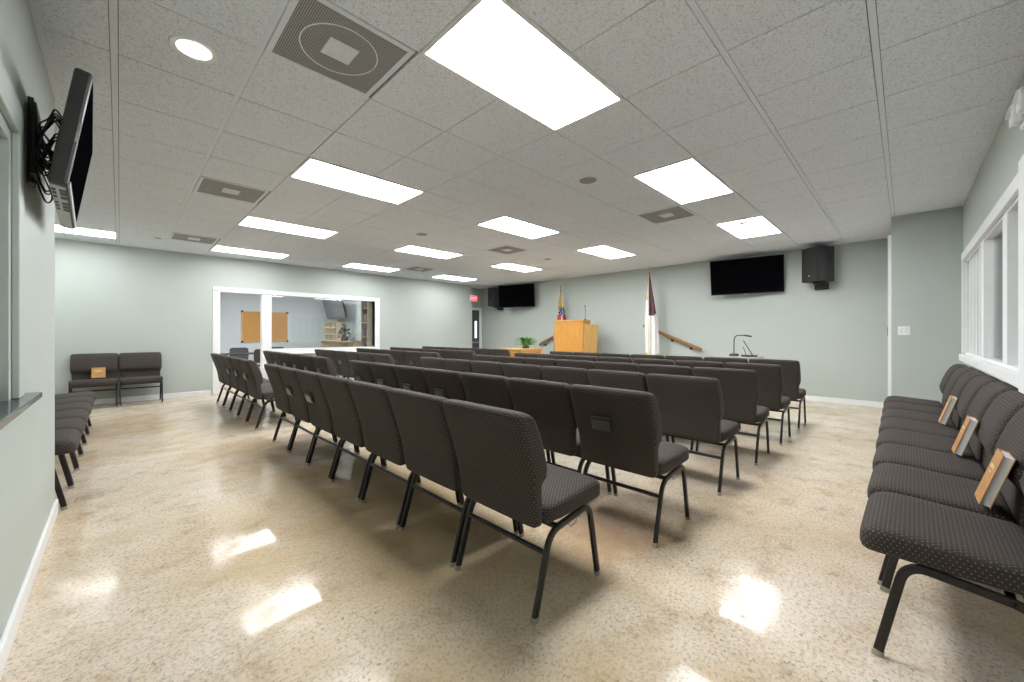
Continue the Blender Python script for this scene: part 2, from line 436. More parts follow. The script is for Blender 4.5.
# door_2: tall door in the side of the projecting block, seen edge-on
m = MB()
abox(m, .03, .165, 7.40, 7.56, 0, 2.56, 0, .004); abox(m, .03, .165, 8.46, 8.56, 0, 2.56, 0, .004); abox(m, .03, .165, 7.56, 8.46, 2.46, 2.56, 0, .004)
dr2 = struct('door_2', m, M['white'])
m = MB(); abox(m, .06, .10, 7.56, 8.46, .01, 2.46); m.build('door_leaf', M['white'], dr2)
m = MB(); abox(m, .165, .172, 7.44, 7.475, 1.2, 1.32, 0, .001); m.build('strike_plate', M['black'], dr2)

# door_3: dark door with a narrow self-glowing pane in the hallway
m = MB(); abox(m, 10.385, 10.42, 8.28, 8.37, 0, 2.14, 0, .004); abox(m, 10.385, 10.42, 8.78, 8.90, 0, 2.14, 0, .004); abox(m, 10.385, 10.42, 8.37, 8.78, 2.05, 2.14, 0, .004)
dr3 = struct('door_3', m, M['white'])
m = MB(); abox(m, 10.39, 10.415, 8.37, 8.78, .01, 2.05); m.build('door_leaf', M['doorgrey'], dr3)
m = MB(); abox(m, 10.383, 10.392, 8.58, 8.67, 1.1, 1.68, 0, .002); m.build('pane', M['lite'], dr3)
m = MB(); abox(m, 10.34, 10.39, 8.42, 8.76, .93, .97, 0, .005); m.build('push_bar', M['greymetal'], dr3)

# stage platform and side steps
m = MB(); abox(m, 3.75, 7.1, 7.775, BW, 0, .40)
abox(m, 3.45, 3.75, 8.1, BW, 0, .27); abox(m, 3.15, 3.45, 8.1, BW, 0, .135)
abox(m, 7.1, 7.4, 8.1, BW, 0, .27); abox(m, 7.4, 7.7, 8.1, BW, 0, .135)
struct('trim_2', m, M['carpet'])

# ------------------------------------------------------------------ ceiling fixtures
def light_label(a, b):
    row = {2: 'nearest the right-hand windows', 6: 'second from the right-hand windows', 10: 'third from the right-hand windows', 14: 'along the far left wall'}[a]
    pos = {2: 'first', 6: 'second', 10: 'third, closest the television wall', -2: 'above the two-chair bench in the alcove'}[b]
    if b == -2: return 'lit ceiling panel above the alcove, partly behind the left television'
    if b == 10: return 'lit ceiling panel in the row %s, closest the television wall' % row
    return 'lit ceiling panel, %s from the camera side in the row %s' % (pos, row)
proto = None
for a, b in lights_ix:
    ctr = W((ga(a)+ga(a+1))/2, (gb(b)+gb(b+2))/2, HC)
    if proto is None:
        proto = thing('ceiling_light', light_label(a, b), 'ceiling light', ctr, 0, 'lit ceiling panels')
        hx, hy = G-.004, G/2-.004; m = MB(); q = .022
        m.box((-hx, -hy, -.008), (hx, -hy+q, .010), 0, .002); m.box((-hx, hy-q, -.008), (hx, hy, .010), 0, .002)
        m.box((-hx, -hy+q, -.008), (-hx+q, hy-q, .010), 0, .002); m.box((hx-q, -hy+q, -.008), (hx, hy-q, .010), 0, .002)
        m.build('frame', M['white'], proto)
        m = MB(); m.box((-hx+q, -hy+q, -.003), (hx-q, hy-q, .004)); m.build('diffuser', M['lamp'], proto); o = proto
    else:
        o = copy_tree(proto); o.location = ctr; o['label'] = light_label(a, b)
        if a == 14:
            for ch in o.children:
                if ch.name.startswith('diffuser'): ch.data = ch.data.copy(); ch.data.materials[0] = M['lamp_row']
def vent_label(a, b):
    side = 'on the camera side' if b == 1 else 'on the television wall side'
    row = {3: 'nearest row', 8: 'middle row', 13: 'farthest row'}[a]
    return 'grey perforated square ceiling vent, %s, %s' % (row, side)
proto = None
for a, b in vents_ix:
    ctr = W((ga(a)+ga(a+1))/2, (gb(b)+gb(b+1))/2, HC)
    if proto is None:
        lab = 'large grey perforated ceiling vent with visible ring, beside the biggest lit panel'
        proto = thing('ceiling_vent', lab, 'air vent', ctr, 0, 'square ceiling vents')
        h = G/2-.003; q = .03; m = MB()
        m.box((-h, -h, -.006), (h, -h+q, .010), 0, .002); m.box((-h, h-q, -.006), (h, h, .010), 0, .002)
        m.box((-h, -h+q, -.006), (-h+q, h-q, .010), 0, .002); m.box((h-q, -h+q, -.006), (h, h-q, .010), 0, .002)
        m.build('frame', M['ceil_metal'], proto)
        m = MB(); m.box((-h+q, -h+q, 0), (h-q, h-q, .006)); m.build('grille', M['perf'], proto)
        m = MB()
        rings = []
        for k in range(49):
            an = 2*PI*k/48; rings.append(an)
        m.tube([(.2*math.cos(x), .2*math.sin(x), -.0005) for x in rings], .0035, 6); m.build('ring', M['ceil_metal'], proto)
        m = MB(); k = .078
        m.add([(-k, -k, -.003), (k, -k, -.003), (k, k, -.003), (-k, k, -.003), (-k+.014, -k+.014, -.012), (k-.014, -k+.014, -.012), (k-.014, k-.014, -.012), (-k+.014, k-.014, -.012),
               (-.028, -.028, -.003), (.028, -.028, -.003), (.028, .028, -.003), (-.028, .028, -.003), (0, 0, -.010)],
              [[0, 1, 5, 4], [1, 2, 6, 5], [2, 3, 7, 6], [3, 0, 4, 7], [4, 5, 9, 8], [5, 6, 10, 9], [6, 7, 11, 10], [7, 4, 8, 11], [8, 9, 12], [9, 10, 12], [10, 11, 12], [11, 8, 12]])
        m.box((-k, -k, -.003), (k, k, 0))
        m.build('diffuser_cone', M['ceil_metal'], proto); o = proto
    else:
        o = copy_tree(proto); o.location = ctr; o['label'] = vent_label(a, b)
        for ch in list(o.children):
            if ch.name.startswith('ring'): bpy.data.objects.remove(ch)
# round downlight
t_ = thing('downlight', 'round lit recessed downlight near the top left corner of the ceiling', 'ceiling light', W(ga(4.42), gb(.52), HC))
m = MB(); m.loft([[(r*math.cos(k*PI/20), r*math.sin(k*PI/20), z) for k in range(40)] for r, z in ((.112, .0), (.108, -.008), (.08, -.006), (.074, .0))], caps=False); m.build('trim_ring', M['white'], t_)
m = MB(); m.cyl((0, 0, -.004), (0, 0, .0), .078, 40); m.build('lens', M['lamp2'], t_)
spk = [(3.6, 5.64, .10, 'round grey ceiling speaker between the lit panels right of the centre'), (2.48, 10.35, .07, 'small round ceiling disc by the lit panel nearest the right television'),
       (8.68, 5.59, .10, 'round grey ceiling speaker in the middle of the ceiling, left of centre'), (8.53, 10.5, .085, 'small round ceiling speaker near the front corner by the hallway'), (14.1, .77, .05, 'small round ceiling sensor above the far left wall')]
proto = None
for a, b, r, lab in spk:
    ctr = W(ga(a), gb(b), HC)
    if proto is None:
        proto = thing('ceiling_speaker', lab, 'ceiling speaker', ctr, 0, 'round ceiling discs')
        m = MB(); m.loft([[(q*math.cos(k*PI/16), q*math.sin(k*PI/16), z) for k in range(32)] for q, z in ((.1, 0), (.096, -.008), (.088, -.007))], caps=False); m.build('trim_ring', M['ceil_metal'], proto)
        m = MB(); m.cyl((0, 0, -.006), (0, 0, -.001), .089, 32); m.build('grille', M['perf'], proto); o = proto
    else:
        o = copy_tree(proto); o.location = ctr; o['label'] = lab; o.scale = (r/.1, r/.1, 1)

# ------------------------------------------------------------------ the chair
CW = .57
def superring(cx, cy, cz, hx, ht, axis, n=36, e=.42, eb=None):
    r = []
    for k in range(n):
        a = 2*PI*(k+.5)/n; x = math.copysign(abs(math.cos(a))**e, math.cos(a))*hx; t = math.copysign(abs(math.sin(a))**e, math.sin(a))*ht
        r.append((cx+x, cy+t, cz) if axis == 'z' else (cx+x, cy, cz+t))
    return r
def seat_mb():
    m = MB(); R = []
    # y, half width, z centre, half thickness
    prof = [(.070, .12, .416, .010), (.072, .225, .416, .026), (.080, .252, .416, .040), (.10, .266, .417, .048), (.18, .273, .419, .051), (.28, .276, .423, .053), (.38, .276, .428, .055),
            (.44, .275, .429, .056), (.478, .271, .427, .055), (.504, .262, .422, .050), (.520, .245, .417, .040), (.529, .215, .413, .026), (.532, .13, .412, .010)]
    for y, hw, zc, ht in prof: R.append(superring(0, y, zc, hw, ht, 'y', 40, .36))
    m.loft(R); return m
def back_mb():
    m = MB(); R = []
    # z, half width, outer(y back) , inner(y front)
    prof = [(.375, .18, .034, .050), (.377, .238, .022, .062), (.386, .252, .014, .070), (.41, .257, .008, .074), (.50, .261, -.004, .066), (.555, .265, -.013, .060), (.575, .269, -.018, .068), (.595, .2765, -.024, .084),
            (.63, .280, -.034, .090), (.70, .2815, -.056, .072), (.77, .2815, -.079, .048), (.82, .281, -.096, .026), (.850, .2795, -.104, .008), (.868, .276, -.107, -.008), (.879, .269, -.105, -.024), (.886, .256, -.098, -.040), (.889, .17, -.088, -.056)]
    for z, hw, yb, yf in prof: R.append(superring(0, (yb+yf)/2, z, hw, (yf-yb)/2, 'z', 44, .34))
    m.loft(R); return m
FX = .264; SQ = (.0150, .0105)
def arc(p0, pc, p1, n=6):
    return [((1-t)**2*Vector(p0)+2*t*(1-t)*Vector(pc)+t*t*Vector(p1)) for t in [i/n for i in range(n+1)]]
chair_meshes = {}
def make_chair(name, holder):
    t = thing(name, 'dark patterned chair in the room', 'chair', (0, 0, 0))
    seat_mb().build('seat', M['fabric'], t, uv=True) if 'seat' not in chair_meshes else None
    back_mb().build('backrest', M['fabric'], t, uv=True)
    for s in (-1, 1):
        x = s*FX
        m = MB(); m.tube([(x, .0, .012), (x, .078, .27)]+arc((x, .078, .27), (x, .098, .338), (x, .155, .349))[1:], 0, 12, sq=SQ)
        lg = m.build('leg', M['tube'], t)
        g = MB(); g.tube([(x, -.003, .0), (x, .001, .022)], 0, 12, sq=(.0165, .012)); g.build('foot_glide', M['glide'], lg)
        m = MB(); m.tube(arc((x, .335, .370), (x, .398, .378), (x, .413, .315), 7)+[(x, .474, .012)], 0, 12, sq=SQ)
        lg = m.build('leg', M['tube'], t)
        g = MB(); g.tube([(x, .471, .022), (x, .476, .0)], 0, 12, sq=(.0165, .012)); g.build('foot_glide', M['glide'], lg)
    m = MB()
    for s in (-1, 1): m.tube([(s*FX, .150, .3485), (s*FX, .340, .3705)], 0, 12, sq=SQ)
    m.box((-FX, .145, .338), (FX, .170, .358), 0, .003); m.box((-FX, .325, .352), (FX, .345, .368), 0, .003)
    m.build('seat_frame', M['tube'], t)
    m = MB(); m.tube([(-FX, .073, .262), (FX, .073, .262)], .0115, 10); m.build('stretcher', M['tube'], t)
    m = MB(); x = -FX-.0; pts = [(x+.0, .245, .352), (x, .235, .335), (x, .250, .318), (x, .285, .322), (x, .300, .340), (x, .290, .356)]
    for s in (1,): m.tube([(-p[0]*s if s > 0 else p[0], p[1], p[2]) for p in pts], .0032, 6)
    m.build('ganging_hook', M['greymetal'], t)
    if holder:
        m = MB(); R = Matrix.Rotation(-.30, 3, 'X') if False else Matrix.Rotation(.30, 3, 'X')
        m.obox((-.055, -.052, .655), (.150, .006, .088), R, 0, .002)
        m.obox((-.055, -.064, .697), (.150, .020, .008), R, 0, .002)
        h = m.build('card_holder', M['satin'], t)
        m = MB(); m.obox((-.055, -.064, .650), (.128, .004, .064), R, 0, .0015); m.build('card_window', M['platedark'], h)
    return t
P0 = make_chair('stacking_chair', False); P1 = make_chair('stacking_chair', True)
used = {0: False, 1: False}
ORD = ['first', 'second', 'third', 'fourth', 'fifth', 'sixth', 'seventh', 'eighth']
def put_chair(a, b, rz, label, group, holder=0, cat='chair'):
    p = P1 if holder else P0
    if not used[holder]: o = p; used[holder] = True
    else: o = copy_tree(p)
    o.location = W(a, b, 0); o.rotation_euler = (0, 0, rz)
    tag(o, label, cat, group); return o
ROWN = ['rearmost', 'second', 'third', 'fourth', 'fifth', 'front']
def near_lab(r, k, n, hold, blk):
    pos = 'end chair beside the open floor' if (k == 0 and blk == 'right') else ('aisle-end chair' if (k == n-1 and blk == 'right') or (k == 0 and blk == 'left') else ('wall-end chair' if k == n-1 else None))
    row = 'rearmost row' if r == 0 else ('frontmost row' if r == 5 else 'row %s from the back' % ['', 'second', 'third', 'fourth', 'fifth'][r])
    if pos: s = '%s of the %s, %s block' % (pos, row, blk)
    else: s = 'dark chair %s from the %s end, %s, %s block' % (ORD[k], 'right', row, blk)
    if pos: s = 'dark ' + s
    w_ = s.split()
    if hold and len(w_) <= 13: s += ', with card holder'
    return s
rowsB = [1.235, 2.165, 3.20, 4.17, 5.12, 6.11]
right0 = [1.08, .985, .965, .95, .935, .93]
pit = [.57, .578, .58, .58, .58, .58]
holdR = {0: {4, 5}, 1: {0, 3, 4, 5, 6}, 2: {5}, 3: set(), 4: set(), 5: set()}
for r in range(6):
    for k in range(7):
        h = 1 if k in holdR[r] else 0
        put_chair(right0[r]+pit[r]*(k+.5), rowsB[r], -PI/2, near_lab(r, k, 7, h, 'right'), 'rows of chairs, right block', h)
left0 = [5.83, 5.84, 5.98, 6.03, 6.15, 6.18]; nL = [5, 6, 6, 6, 6, 6]
holdL = {0: {0, 1, 2}, 1: {0, 1, 2, 3, 4, 5}, 2: {2, 3}, 3: {1, 2}, 4: set(), 5: set()}
for r in range(6):
    for k in range(nL[r]):
        h = 1 if k in holdL[r] else 0
        put_chair(left0[r]+.573*(k+.5), rowsB[r], -PI/2, near_lab(r, k, nL[r], h, 'left'), 'rows of chairs, left block', h)
for k in range(8):
    lab = 'nearest chair of the line under the right-hand windows' if k == 0 else ('farthest chair under the right-hand windows, by the light switch' if k == 7 else '%s chair from the camera in the line under the right-hand windows' % ORD[k])
    put_chair(.070-.474+.0065*k, 2.0+.578*(k+.5), -.011, lab, 'chairs under the right-hand windows')
for k in range(6):
    lab = 'nearest chair in the left alcove line, half hidden behind the wall corner' if k == 0 else '%s chair from the camera in the left alcove line' % ORD[k]
    if k == 5: lab = 'farthest chair in the left alcove line, closest the far bench'
    put_chair(4.09+.575*(k+.5), -.27-.474, -PI/2, lab, 'chairs along the left alcove')
put_chair(AW-.095, .272, PI, 'right-hand dark chair of the pair against the far left wall', 'pair of chairs at the far left wall')
put_chair(AW-.095, -.299, PI, 'left-hand chair of the pair at the far left wall, holding a book', 'pair of chairs at the far left wall')

# ------------------------------------------------------------------ books
def book(label, h=.232, w_=.155, th=.034, label_patch=False):
    t = thing('hymn_book', label, 'book', (0, 0, 0), 0, 'tan hymn books on the chairs')
    # local: width x, thickness y (cover faces +y), height z
    m = MB(); m.box((0, -th, 0), (w_, -th+.003, h), 0, .0008); m.box((0, -.003, 0), (w_, 0, h), 0, .0008); m.box((w_-.004, -th, 0), (w_, 0, h), 0, .001)
    cv = m.build('cover', M['cover'], t)
    m = MB(); m.box((.004, -th+.003, .004), (w_-.005, -.003, h-.004)); m.build('pages', M['pages'], t)
    m = MB(); m.box((.045, 0, h*.66), (w_-.03, .0008, h*.73)); m.box((.06, 0, h*.57), (w_-.045, .0008, h*.60)); m.build('title_print', M['gilt'], cv)
    return t
for bpos, apos, tilt, lab in ((2.59, -.222, .29, 'tan book leaning on the second chair under the windows, nearest of three'),
                              (3.58, -.208, .29, 'tan book leaning on a window-side chair, middle of the three'),
                              (4.73, -.198, .29, 'tan book leaning on a window-side chair, farthest of the three')):
    t = book(lab); t.location = W(apos, bpos, .487); t.rotation_euler = (tilt, 0, 0)
t = book('tan book with pale label standing on the far left pair of chairs', .175, .165, .03); t.location = W(AW-.262, -.17, .487); t.rotation_euler = (.28, 0, PI)

# ------------------------------------------------------------------ televisions
def tv(label, w_, h, loc, rz, tilt, mat='screen', mount=True, th=.045):
    t = thing('television', label, 'television', loc, rz, None)
    R = Matrix.Rotation(tilt, 3, 'X'); m = MB()
    m.obox((0, 0, 0), (w_, th*.55, h), R, 0, .004); m.obox(R @ Vector((0, th*.55, 0)), (w_*.8, th*.8, h*.7), R, 0, .01)
    m.build('casing', M['black'], t)
    m = MB(); m.obox(R @ Vector((0, -th*.29, .004)), (w_-.022, .003, h-.03), R); m.build('screen', M[mat], t)
    m = MB(); m.obox(R @ Vector((0, -th*.3, -h/2+.002)), (w_*.05, .006, .014), R); m.obox(R @ Vector((w_*.47, -th*.28, -h/2-.002)), (.03, .01, .006), R); m.build('logo', M['silver'], t)
    if mount:
        m = MB(); m.box((-.22, .19, -.16), (.22, .215, .16), 0, .004); m.tube([(0, .03, 0), (0, .2, 0)], .03, 10); m.box((-.03, .02, -.14), (.03, .06, .14), 0, .004); m.build('wall_mount', M['black'], t)
    return t
# local -y faces out; wall at +y (towards b)
# front wall faces -b i.e. world -X ; local -y must map to world -X => rz = -90deg
tv('large black television on the front wall, left of the loudspeaker', 1.25, .70, W(2.215, BW-.245, 2.365), -PI/2+.14, math.radians(12))
tv('black television on the front wall near the hallway exit sign', 1.22, .70, W(8.42, 8.60, 2.40), -PI/2+.33, math.radians(7))

# left wall television, built as seen from its edge
t = thing('television', 'flat television mounted on the left wall, seen edge-on with cables behind', 'television', W(3.07, -.155, 2.115))
t.rotation_euler = (0, 0, PI/2+0.035)
# local x runs along +a, local y -> towards wall (-b)
th, hh, ww = .058, .53, 1.04
R = Matrix.Rotation(math.radians(8.5), 3, 'X')
m = MB(); m.obox((0, .012, 0), (ww, th, hh), R, 0, .012); m.obox(R @ Vector((.08, .05, -.02)), (.62, .035, .33), R, 0, .012); m.build('casing', M['satin'], t)
m = MB(); m.obox(R @ Vector((0, -th/2+.011, 0)), (ww-.07, .004, hh-.075), R); m.build('screen', M['screen'], t)
m = MB(); m.obox(R @ Vector((0, -th/2+.009, -hh/2+.014)), (ww-.03, .006, .022), R); m.obox(R @ Vector((-ww/2, -.012, -.02)), (.004, .01, .09), R); m.build('chrome_trim', M['silver'], t)
m = MB(); m.obox(R @ Vector((0, .012, -hh/2-.001)), (ww-.06, th*.78, .006), R); lp = m.build('bottom_panel', M['silver'], t)
for q in (-.42, -.36, -.29, -.17, -.10, -.03):
    m = MB(); m.obox(R @ Vector((q, -.002, -hh/2-.004)), (.044, .022, .005), R); m.build('port', M['black'], lp)
    m = MB(); m.obox(R @ Vector((q, .026, -hh/2-.004)), (.032, .012, .005), R); m.build('port', M['black'], lp)
m = MB(); m.box((-.26, .122, -.17), (-.06, .142, .16), 0, .005); m.box((-.20, .134, -.20), (-.10, .154, .20), 0, .004)
m.tube([(-.15, .13, .02), (-.05, .10, .01), (.05, .06, 0)], .016, 8); m.tube([(-.15, .13, -.08), (-.05, .10, -.07), (.05, .06, -.06)], .016, 8); m.build('wall_mount', M['black'], t)
def smooth(P, n=7):
    P = [Vector(p) for p in P]; P = [P[0]]+P+[P[-1]]; out = []
    for i in range(1, len(P)-2):
        for k in range(n):
            t = k/n; a, b, c, d = P[i-1:i+3]
            out.append(.5*((2*b)+(c-a)*t+(2*a-5*b+4*c-d)*t*t+(3*b-a-3*c+d)*t**3))
    return out+[P[-2]]
rnd = random.Random(3)
for k in range(11):
    x = -.40+rnd.random()*.20; z0 = .12-rnd.random()*.14; dz = -.08-rnd.random()*.16
    m = MB(); m.tube(smooth([(x, .045, z0), (x-.03+rnd.random()*.05, .065, z0+.03), (x-.04+rnd.random()*.08, .085, z0-.01), (x+rnd.random()*.05, .11, z0+dz*.5), (x+.05, .08, z0+dz), (x+.02+rnd.random()*.05, .10, z0+dz-.03), (x+.07, .13, z0+dz*.7)]), .0035, 6)
    m.build('cable', M['black'], t)
# ------------------------------------------------------------------ loudspeakers
def speaker(label, loc, rz, off):
    t = thing('loudspeaker', label, 'loudspeaker', loc, rz, 'wall loudspeakers')
    # local -y is the grille face, back narrower
    w_, dp, h = .36, .36, .60; bk = .22
    vs = [(-w_/2, -dp/2), (w_/2, -dp/2), (w_/2, -dp/2+.14), (bk/2, dp/2), (-bk/2, dp/2), (-w_/2, -dp/2+.14)]
    bm = bmesh.new(); lo = [bm.verts.new((x, y, -h/2)) for x, y in vs]; hi = [bm.verts.new((x, y, h/2)) for x, y in vs]
    bm.faces.new(lo[::-1]); bm.faces.new(hi)
    for i in range(6): bm.faces.new((lo[i], lo[(i+1) % 6], hi[(i+1) % 6], hi[i]))
    bmesh.ops.bevel(bm, geom=bm.edges[:], offset=.01, segments=2, affect='EDGES')
    m = MB(); m.frombm(bm); m.build('cabinet', M['darkgrey'], t)
    m = MB(); m.box((-w_/2+.012, -dp/2-.008, -h/2+.012), (w_/2-.012, -dp/2+.002, h/2-.012), 0, .004); gr = m.build('grille', M['satin'], t)
    m = MB(); m.box((-.02, -dp/2-.011, -h/2+.09), (.02, -dp/2-.007, -h/2+.115), 0, .001); m.build('badge', M['silver'], gr)
    for sx in (-1, 1):
        m = MB()
        q = Matrix.Rotation(sx*math.atan2(w_/2-bk/2, dp-.14), 3, 'Z')
        c0 = Vector((sx*(w_/2-.028), .06, .06))
        m.obox(c0, (.02, .12, .035), q, 0, .004); m.obox(c0+Vector((0, 0, .05)), (.016, .10, .018), q, 0, .003); m.build('handle', M['black'], t)
    m = MB(); m.box((-.09, -.03, -h/2-.035), (.09, .14, -h/2+.0), 0, .004); m.box((-.07, .12, -h/2-.10), (.07, .17, -h/2+.02), 0, .004)
    m.tube([(0, .15, -h/2-.06), (0, .24, -h/2-.06)], .02, 8); m.box((-.10, .23, -h/2-.12), (.10, .258, -h/2+.02), 0, .004); m.build('bracket', M['black'], t).rotation_euler = (0, 0, off)
    return t
speaker('black loudspeaker on the front wall at the right-hand corner', W(1.06, 8.685, 2.44), -PI/2-.75, .75)
speaker('grey loudspeaker in the front corner, half hidden behind the television', W(9.45, 8.685, 2.44), -PI/2-.15, .15)

# ------------------------------------------------------------------ exit sign
t = thing('exit_sign', 'small red illuminated exit sign at the hallway opening', 'sign', W(9.80, 8.05, 2.38), -PI/2)
# local: x along -a..., make the sign face -a (towards camera): use rz = 180deg about
t.rotation_euler = (0, 0, 0)
m = MB(); m.box((-.14, -.02, -.10), (.14, .02, .10), 0, .006); m.box((-.03, .018, -.04), (.03, .078, .04), 0, .004); m.build('housing', M['white'], t)
m = MB(); m.box((-.125, -.025, -.088), (.125, -.019, .088), 0, .002); fc = m.build('face', M['exit'], t)
cu = bpy.data.curves.new('exit_text', 'FONT'); cu.body = 'EXIT'; cu.size = .105; cu.extrude = .0015; cu.align_x = 'CENTER'; cu.align_y = 'CENTER'
tmp = bpy.data.objects.new('exit_text', cu); COL.objects.link(tmp); bpy.context.view_layer.update()
me = bpy.data.meshes.new_from_object(tmp.evaluated_get(bpy.context.evaluated_depsgraph_get())); bpy.data.objects.remove(tmp)
me.transform(Matrix.Translation((0, -.027, 0)) @ Matrix.Rotation(PI/2, 4, 'X'))
me.materials.clear(); me.materials.append(M['exit_letter'])
o = bpy.data.objects.new('lettering', me); COL.objects.link(o); o.parent = fc

# ------------------------------------------------------------------ pulpit, table, fern
t = thing('pulpit', 'honey oak pulpit with angled side wings on the stage', 'pulpit', W(5.93, 7.93, .40), .2)
# local x = b (depth), y = a
m = MB()
def prism(mb, base, top, z0, z1, mi=0):
    n = len(base); mb.add([(x, y, z0) for x, y in base]+[(x, y, z1) for x, y in top], [list(range(n))[::-1], [n+i for i in range(n)]]+[[i, (i+1) % n, n+(i+1) % n, n+i] for i in range(n)], mi)
prism(m, [(.03, -.34), (.03, .34), (.42, .34), (.42, -.34)], [(0, -.385), (0, .385), (.45, .385), (.45, -.385)], 0, 1.155)
m.build('front_panel', M['oak'], t)
for s in (-1, 1):
    m = MB(); prism(m, [(.06, s*.34), (.05, s*.36), (.34, s*.57), (.35, s*.55)], [(.03, s*.385), (.02, s*.405), (.35, s*.635), (.36, s*.61)], 0, 1.06)
    m.build('side_wing', M['oakpale'] if s < 0 else M['oaklight'], t)
m = MB(); m.add([(-.02, -.40, 1.155), (-.02, .40, 1.155), (.47, .40, 1.155), (.47, -.40, 1.155), (-.02, -.40, 1.185), (-.02, .40, 1.185), (.47, .40, 1.175), (.47, -.40, 1.175)],
                [[0, 1, 2, 3], [4, 5, 6, 7], [0, 1, 5, 4], [1, 2, 6, 5], [2, 3, 7, 6], [3, 0, 4, 7]]); m.build('top', M['oaklight'], t)
t = thing('microphone', 'thin gooseneck microphone rising from the pulpit', 'microphone', W(5.63, 8.2, .40+1.18))
m = MB(); m.cyl((0, 0, 0), (0, 0, .02), .03, 16); m.build('base', M['black'], t)
m = MB(); m.tube([(0, 0, .02), (0, -.0, .15), (.0, -.01, .26), (-.02, -.01, .33)], .005, 8); m.build('gooseneck', M['darkgrey'], t)
m = MB(); m.tube([(-.02, -.01, .33), (-.03, -.01, .36)], .010, 8); m.build('capsule', M['black'], t)

t = thing('communion_table', 'pale oak panelled table carrying the fern, left of the pulpit', 'table', W(6.62, 6.92, 0))
m = MB(); m.box((.03, .03, 0), (.80, .77, .82), 0, .004); m.build('body', M['oakpale'], t)
m = MB(); m.box((0, 0, .82), (.84, .80, .865), 0, .006); m.build('top', M['oaklight'], t)
for z in (.06, ):
    m = MB(); m.box((.02, .08, .08), (.03, .72, .76), 0, .003); m.build('panel', M['oak'], t)
    m = MB(); m.box((.10, .018, .08), (.74, .03, .76), 0, .003); m.build('panel', M['oak'], t)
t = thing('potted_fern', 'small green fern on the oak table', 'plant', W(6.92, 7.42, .865))
m = MB(); m.cyl((0, 0, 0), (0, 0, .05), .08, 24, r2=.10); m.build('pot', M['pot'], t)
m = MB(); rnd = random.Random(11)
for k in range(170):
    an = rnd.random()*2*PI; L = .12+rnd.random()*.20; up = .06+rnd.random()*.19
    dx, dy = math.cos(an), math.sin(an); n = 9; lft = []
    for i in range(n):
        s = i/(n-1); r = L*s; z = .045+up*math.sin(s*PI*.62)*1.1-.05*s*s
        wd = .028*(math.sin(PI*min(1, s*1.05+.06))+.1)*(1 if i % 2 else .45)
        lft.append(((dx*r-dy*wd, dy*r+dx*wd, z), (dx*r, dy*r, z+.004), (dx*r+dy*wd, dy*r-dx*wd, z-.002)))
    vs = [p for tr in lft for p in tr]; fs = []
    for i in range(n-1):
        fs += [[i*3, i*3+1, i*3+4, i*3+3], [i*3+1, i*3+2, i*3+5, i*3+4]]
    m.add(vs, fs, 0, False)
m.build('fronds', M['leaf'], t)

# ------------------------------------------------------------------ flags
def flag(name, label, loc, height, drop, kind):
    t = thing(name, label, 'flag', loc)
    m = MB(); m.cyl((0, 0, 0), (0, 0, .03), .14, 32, r2=.13); m.cyl((0, 0, .03), (0, 0, .06), .06, 24, r2=.03); m.build('stand', M['brass'], t)
    m = MB(); m.cyl((0, 0, .05), (0, 0, height-.16), .014, 12); m.build('pole', M['pole'], t)
    m = MB(); m.loft([[(r*math.cos(k*PI/8), r*math.sin(k*PI/8), z) for k in range(16)] for r, z in ((.012, height-.16), (.03, height-.14), (.012, height-.12), (.010, height-.09), (.032, height-.06), (.02, height-.02), (.004, height))])
    m.build('finial', M['brass'], t)
    top = height-.20; n = 56; R = []
    ncol = 30
    for i in range(ncol+1):
        s = i/ncol; z = top-drop*s; ring = []
        base = .012+.080*min(1, s*1.5)**.8
        for k in range(n):
            an = 2*PI*k/n
            pl = 1+.42*math.sin(an*6+s*1.5)*(min(1, s*3)) + .2*math.sin(an*3+1+s*4)*min(1, s*2)
            r = base*pl
            x = r*math.cos(an)*.95+.015*s; y = r*math.sin(an)*1.15-.035*s
            zz = z + (.10*s*math.sin(an*1.0+.9))
            ring.append((x, y, zz))
        R.append(ring)
    m = MB(); vs = [p for r in R for p in r]
    for i in range(ncol):
        for k in range(n):
            q = (k+1) % n; s = i/ncol; an = k/n
            if kind == 'us': mi = (3 if (k % 9 < 5) else 0) if s < .30 else ((2 if (i*7+k*3) % 11 < 2 else 0) if s < .46 else (1 if (k//4) % 2 else 2))
            else: mi = 0 if (s < .50 and an > .42 and an < .97) else (3 if k % 28 == 0 else 2)
            m.f.append([i*n+k, i*n+q, (i+1)*n+q, (i+1)*n+k]); m.mi.append(mi); m.sm.append(True)
    m.v = vs
    m.build('cloth', [M['blue'] if kind == 'us' else M['maroon'], M['red'], M['flagwhite'], M['gold']], t)
    m = MB(); last = R[-1]; m.loft([last, [(p[0]*1.02, p[1]*1.02, p[2]-.045) for p in last]], caps=False); m.build('fringe', M['gold'], t)
    m = MB(); m.tube([(-.03, 0, top+.04), (-.07, .02, top-.2), (-.09, .03, top-.45)], .006, 6); m.tube([(-.09, .03, top-.45), (-.09, .03, top-.55)], [.012, .02], 8); m.build('tassel', M['gold'], t)
    return t
flag('draped_flag', 'draped national flag with stars and stripes behind the pulpit', W(6.74, 8.64, .40), 2.20, 1.35, 'us')
flag('draped_flag', 'white draped flag with dark canton and gold fringe beside the handrail', W(4.02, 8.35, .40), 2.34, 1.72, 'ch')

